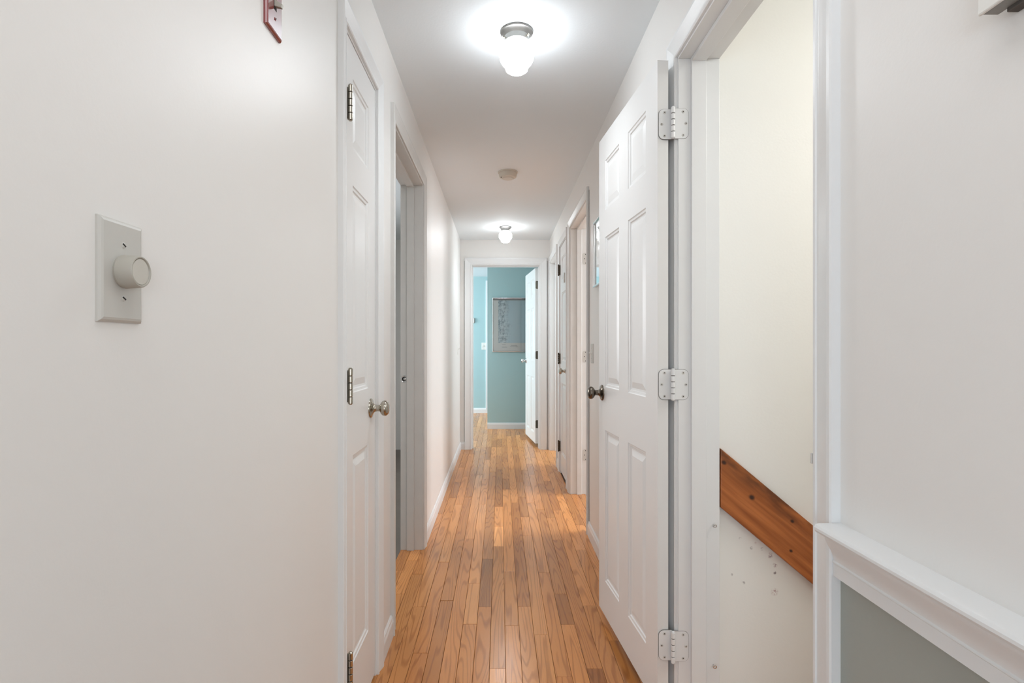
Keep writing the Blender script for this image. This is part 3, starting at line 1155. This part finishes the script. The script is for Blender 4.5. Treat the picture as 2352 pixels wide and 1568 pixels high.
mr_ = empty('wall_mirror', (XR, 2.90, 1.66), 0, 'small silver framed mirror on the right wall, half hidden by the open door', 'mirror')
y0, y1, z0, z1 = 2.755, 3.090, 1.481, 1.842
mb = MB()
fw, ft = .012, .018
fp = [(0, 0), (0, ft), (fw * .3, ft + .002), (fw * .7, ft), (fw, ft * .6), (fw, 0)]
rings = []
for yy, zz, dy, dz in ((y0, z0, 1, 1), (y1, z0, -1, 1), (y1, z1, -1, -1), (y0, z1, 1, -1), (y0, z0, 1, 1)):
    rings.append([(-d, yy + dy * t - 2.90, zz + dz * t - 1.66) for t, d in fp])
mb.sweep(rings, cap=False)
mb.build('frame', M['chrome'], mr_)
mb = MB()
mb.box(-.010, -.004, y0 + fw * .6 - 2.90, y1 - fw * .6 - 2.90, z0 + fw * .6 - 1.66, z1 - fw * .6 - 1.66)
mb.build('mirror_glass', M['mirror'], mr_)

wb = empty('wall_box', (XR, .50, 1.56), 0, 'white box with shade painted on its underside high on the near right wall, cut by the frame corner', 'wall box')
mb = MB()
mb.box(-.030, -.026, -.085, .089, -.062, .062)
mb.build('cover', M['white_plastic'], wb, bevel=.004)
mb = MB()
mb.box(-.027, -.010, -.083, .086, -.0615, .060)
mb.build('body', M['shade_reflection'], wb, bevel=.001)  # body coloured grey to stand for the shaded underside
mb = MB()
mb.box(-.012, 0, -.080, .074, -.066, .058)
mb.build('base', M['gap'], wb, bevel=.001)  # base coloured dark for the shade next to the wall

# stair rail board
BX, BZ = .668, .8395
slope = math.atan2(-.234, .281)
Lr = 1.75
ux, uz = math.cos(slope), math.sin(slope)
WV = .178


def to_local(px, py):
    X = (px - 1148.5) * 1.665 / 1265
    Z = CAM_Z + (798 - py) * 1.665 / 1265
    dx, dz = X - BX, Z - BZ
    return dx * ux + dz * uz, -dx * uz + dz * ux


kn = [(*to_local(1663, 1062), .0065), (*to_local(1727, 1142), .0075), (*to_local(1820, 1197), .005), (*to_local(1817, 1265), .0045)]
M['pine'] = pine(kn)
mb = MB()
wp = WV * math.cos(slope)
# plumb cut at the door jamb end
e = -wp * math.tan(slope)
pts = [(0, 0), (Lr, 0), (Lr, -wp), (e, -wp)]
mb.sweep([[(x, .024, z) for x, z in pts], [(x, 0, z) for x, z in pts]])
hr = mb.build('handrail_board', M['pine'], bevel=.002)
hr.location = (BX, 1.6655, BZ)
hr.rotation_euler = (0, -slope, 0)
tag(hr, 'stained knotty pine rail board sloping down the cream stairwell wall', 'handrail')

# small screw eyes in the stair jamb
for i, (z, lab) in enumerate(((.609, 'upper of the two small screw eyes in the stair door jamb'), (.186, 'lower of the two small screw eyes in the stair door jamb'))):
    se = empty('screw_eye', (.6455, RO[0][1], z), 0, lab, 'screw eye', group='screw eyes in the stair jamb')
    mb = MB()
    mb.lathe([(0, 0), (.0016, 0), (.0016, -.010), (0, -.010)], (0, 0, 0), (0, 1, 0), 8)
    mb.build('shank', M['chrome'], se)
    mb = MB()
    rings = []
    for a in range(17):
        t = a / 16 * 2 * math.pi
        c = Vector((math.cos(t) * .0052, -.0135, math.sin(t) * .0036))
        dr = Vector((math.cos(t), 0, math.sin(t)))
        rings.append([c + dr * .0016 * math.cos(q * math.pi / 3) + Vector((0, 1, 0)) * .0016 * math.sin(q * math.pi / 3) for q in range(6)])
    mb.sweep(rings, cap=False)
    mb.build('ring', M['chrome'], se, smooth=60)

# stairs down
st = empty('stairs', (XR + T, 1.25, 0), 0, 'wooden steps leading down behind the stair doorway', 'stairs', 'structure')
for i in range(9):
    mb = MB()
    x0 = .005 + i * .235
    z = -.005 - (i + 0) * .196
    mb.box(x0 - (.02 if i else 0), x0 + .255, -.43, .44, z - .03, z)
    mb.build('tread', M['oak_area'], st)
    mb = MB()
    mb.box(x0 + .235, x0 + .25, -.43, .44, z - .196, z - .03)
    mb.build('riser', M['trim'], st)

# ------------------------------------------------------------------ ceiling fixtures
def lamp(x, y, power, label):
    r = empty('ceiling_light', (x, y, CEIL), 0, label, 'ceiling light')
    mb = MB()
    mb.lathe([(0, 0), (.0600, 0), (.0615, -.004), (.0600, -.007), (.054, -.010), (.050, -.016), (.0455, -.022), (.0455, -.040), (.042, -.041), (0, -.041)], (0, 0, 0), (0, 0, 1), 48)
    mb.build('canopy', M['fixture'], r, smooth=35)
    mb = MB()
    mb.lathe([(0, -.040), (.0400, -.040), (.0400, -.052), (0, -.052)], (0, 0, 0), (0, 0, 1), 40)
    mb.build('globe_neck', M['detector'], r, smooth=35)['label'] = 'unlit frosted neck of the globe'
    mb = MB()
    mb.lathe([(0, -.051), (.0470, -.051), (.0500, -.053), (.0595, -.066), (.0640, -.082), (.0640, -.094), (.0615, -.106), (.0550, -.118), (.0460, -.127),
              (.0430, -.130), (.0430, -.134), (.0400, -.144), (.0300, -.151), (.0150, -.154), (0, -.155)], (0, 0, 0), (0, 0, 1), 48)
    mb.build('globe', M['globe'], r, smooth=50)['label'] = 'glowing white glass globe'
    l = bpy.data.lights.new('bulb_light', 'SPOT')
    l.energy = power
    l.color = (.90, .955, 1.0)
    l.spot_size = R(176)
    l.spot_blend = 1.0
    l.shadow_soft_size = .045
    lo = bpy.data.objects.new('bulb_light', l)
    COL.objects.link(lo)
    lo.location = (0, 0, -.20)
    lo.parent = r
    for a in (200, 320, 80):
        mb = MB()
        d = Vector((math.cos(R(a)), math.sin(R(a)), 0))
        mb.lathe([(0, 0), (.0025, 0), (.0025, .007), (.0045, .0075), (.0045, .011), (0, .0115)], d * .0445 + Vector((0, 0, -.031)), d, 10)
        mb.build('thumb_screw', M['nickel'], r)
    return r


lamp(.062, 2.045, 7, 'lit glass globe ceiling light nearest the camera')
lamp(.053, 5.357, 9, 'lit glass globe ceiling light near the end doorway')

sd = empty('smoke_detector', (.052, 3.68, CEIL), 0, 'round off-white smoke detector on the ceiling between the two lights', 'smoke detector')
mb = MB()
mb.lathe([(0, 0), (.066, 0), (.066, -.006), (.063, -.008), (0, -.008)], (0, 0, 0), (0, 0, 1), 40)
mb.build('mounting_ring', M['detector'], sd, smooth=35)
mb = MB()
mb.lathe([(0, -.008), (.060, -.008), (.061, -.011), (.057, -.034), (.053, -.039), (.040, -.041), (.038, -.044), (.036, -.047), (0, -.048)], (0, 0, 0), (0, 0, 1), 40)
mb.build('body', M['detector'], sd, smooth=35)
mb = MB()
mb.lathe([(0, -.040), (.004, -.040), (.004, -.0425), (0, -.043)], (-.044, -.018, 0), (0, 0, 1), 10)
mb.build('indicator', M['dark'], sd)

# ------------------------------------------------------------------ blue room things
pf = empty('framed_chart', (0, 7.43, 1.452), 0, 'silver framed pale chart on the teal wall, partly behind the open door', 'picture')
pf.rotation_euler = (R(1.2), 0, 0)
pf.location.y = 7.421
x0, x1, z0, z1 = -.1016, .470, 1.089 - 1.452, 1.815 - 1.452
fp = [(0, 0), (0, .020), (.003, .0215), (.008, .0215), (.010, .018), (.010, 0)]
rings = []
for xx, zz, dx, dz in ((x0, z0, 1, 1), (x1, z0, -1, 1), (x1, z1, -1, -1), (x0, z1, 1, -1), (x0, z0, 1, 1)):
    rings.append([(xx + dx * t, -d, zz + dz * t) for t, d in fp])
mb = MB()
mb.sweep(rings, cap=False)
mb.build('frame', M['chrome'], pf)
mb = MB()
mb.box(x0 + .008, x1 - .008, -.008, -.002, z0 + .008, z1 - .008)
mb.build('paper', M['paper'], pf)
mb = MB()
mb.box(0, x1 - .06 - (-.024), -.0006, 0, 0, .585)
ch = mb.build('chart', M['chart'], pf)
ch.location = (-.024, -.0081, z0 + .118)
mb = MB()
mb.box(x0 + .009, x1 - .009, -.0105, -.0080, z1 - .034, z1 - .0095)
mb.build('top_band', M['shade_reflection'], pf)['label'] = 'dark reflection painted along the top of the chart'  # dark reflection in the glass, painted as a strip
mb = MB()
for i, (a, b) in enumerate(((.05, .12), (.16, .26), (.17, .25), (.05, .10))):
    mb.box(-.024 + a, -.024 + b, -.0088, -.0081, z0 + .060 + i * .012, z0 + .064 + i * .012)
mb.build('caption_lines', M['ink'], pf)
mb = MB()
mb.box(x0 + .007, x1 - .007, -.0150, -.0135, z0 + .007, z1 - .007)
mb.build('glass', M['glass'], pf)

ws = empty('toggle_switch', (-.27, 9.10, 1.168), 0, 'white switch plate on the pale blue wall in the far room', 'light switch')
mb = MB()
mb.box(-.035, .035, -.006, 0, -.057, .057)
mb.build('plate', M['white_plastic'], ws, bevel=.003)
mb = MB()
mb.box(-.0045, .0045, -.020, -.005, -.004, .011)
mb.build('toggle', M['grey_plastic'], ws, bevel=.001)
for dz in (.03, -.03):
    mb = MB()
    mb.lathe([(0, 0), (.0035, 0), (.003, .001), (0, .0012)], (0, -.006, dz), (0, -1, 0), 10)
    mb.build('screw', M['grey_plastic'], ws)
tb = empty('thermostat', (-.455, 9.10, 1.590), 0, 'small white thermostat on the pale blue wall beside the end door frame', 'thermostat')
mb = MB()
mb.box(-.055, .035, -.006, 0, -.042, .042)
mb.build('base', M['grey_plastic'], tb, bevel=.002)
mb = MB()
mb.box(-.050, .030, -.028, -.006, -.037, .037)
mb.build('cover', M['white_plastic'], tb, bevel=.005)
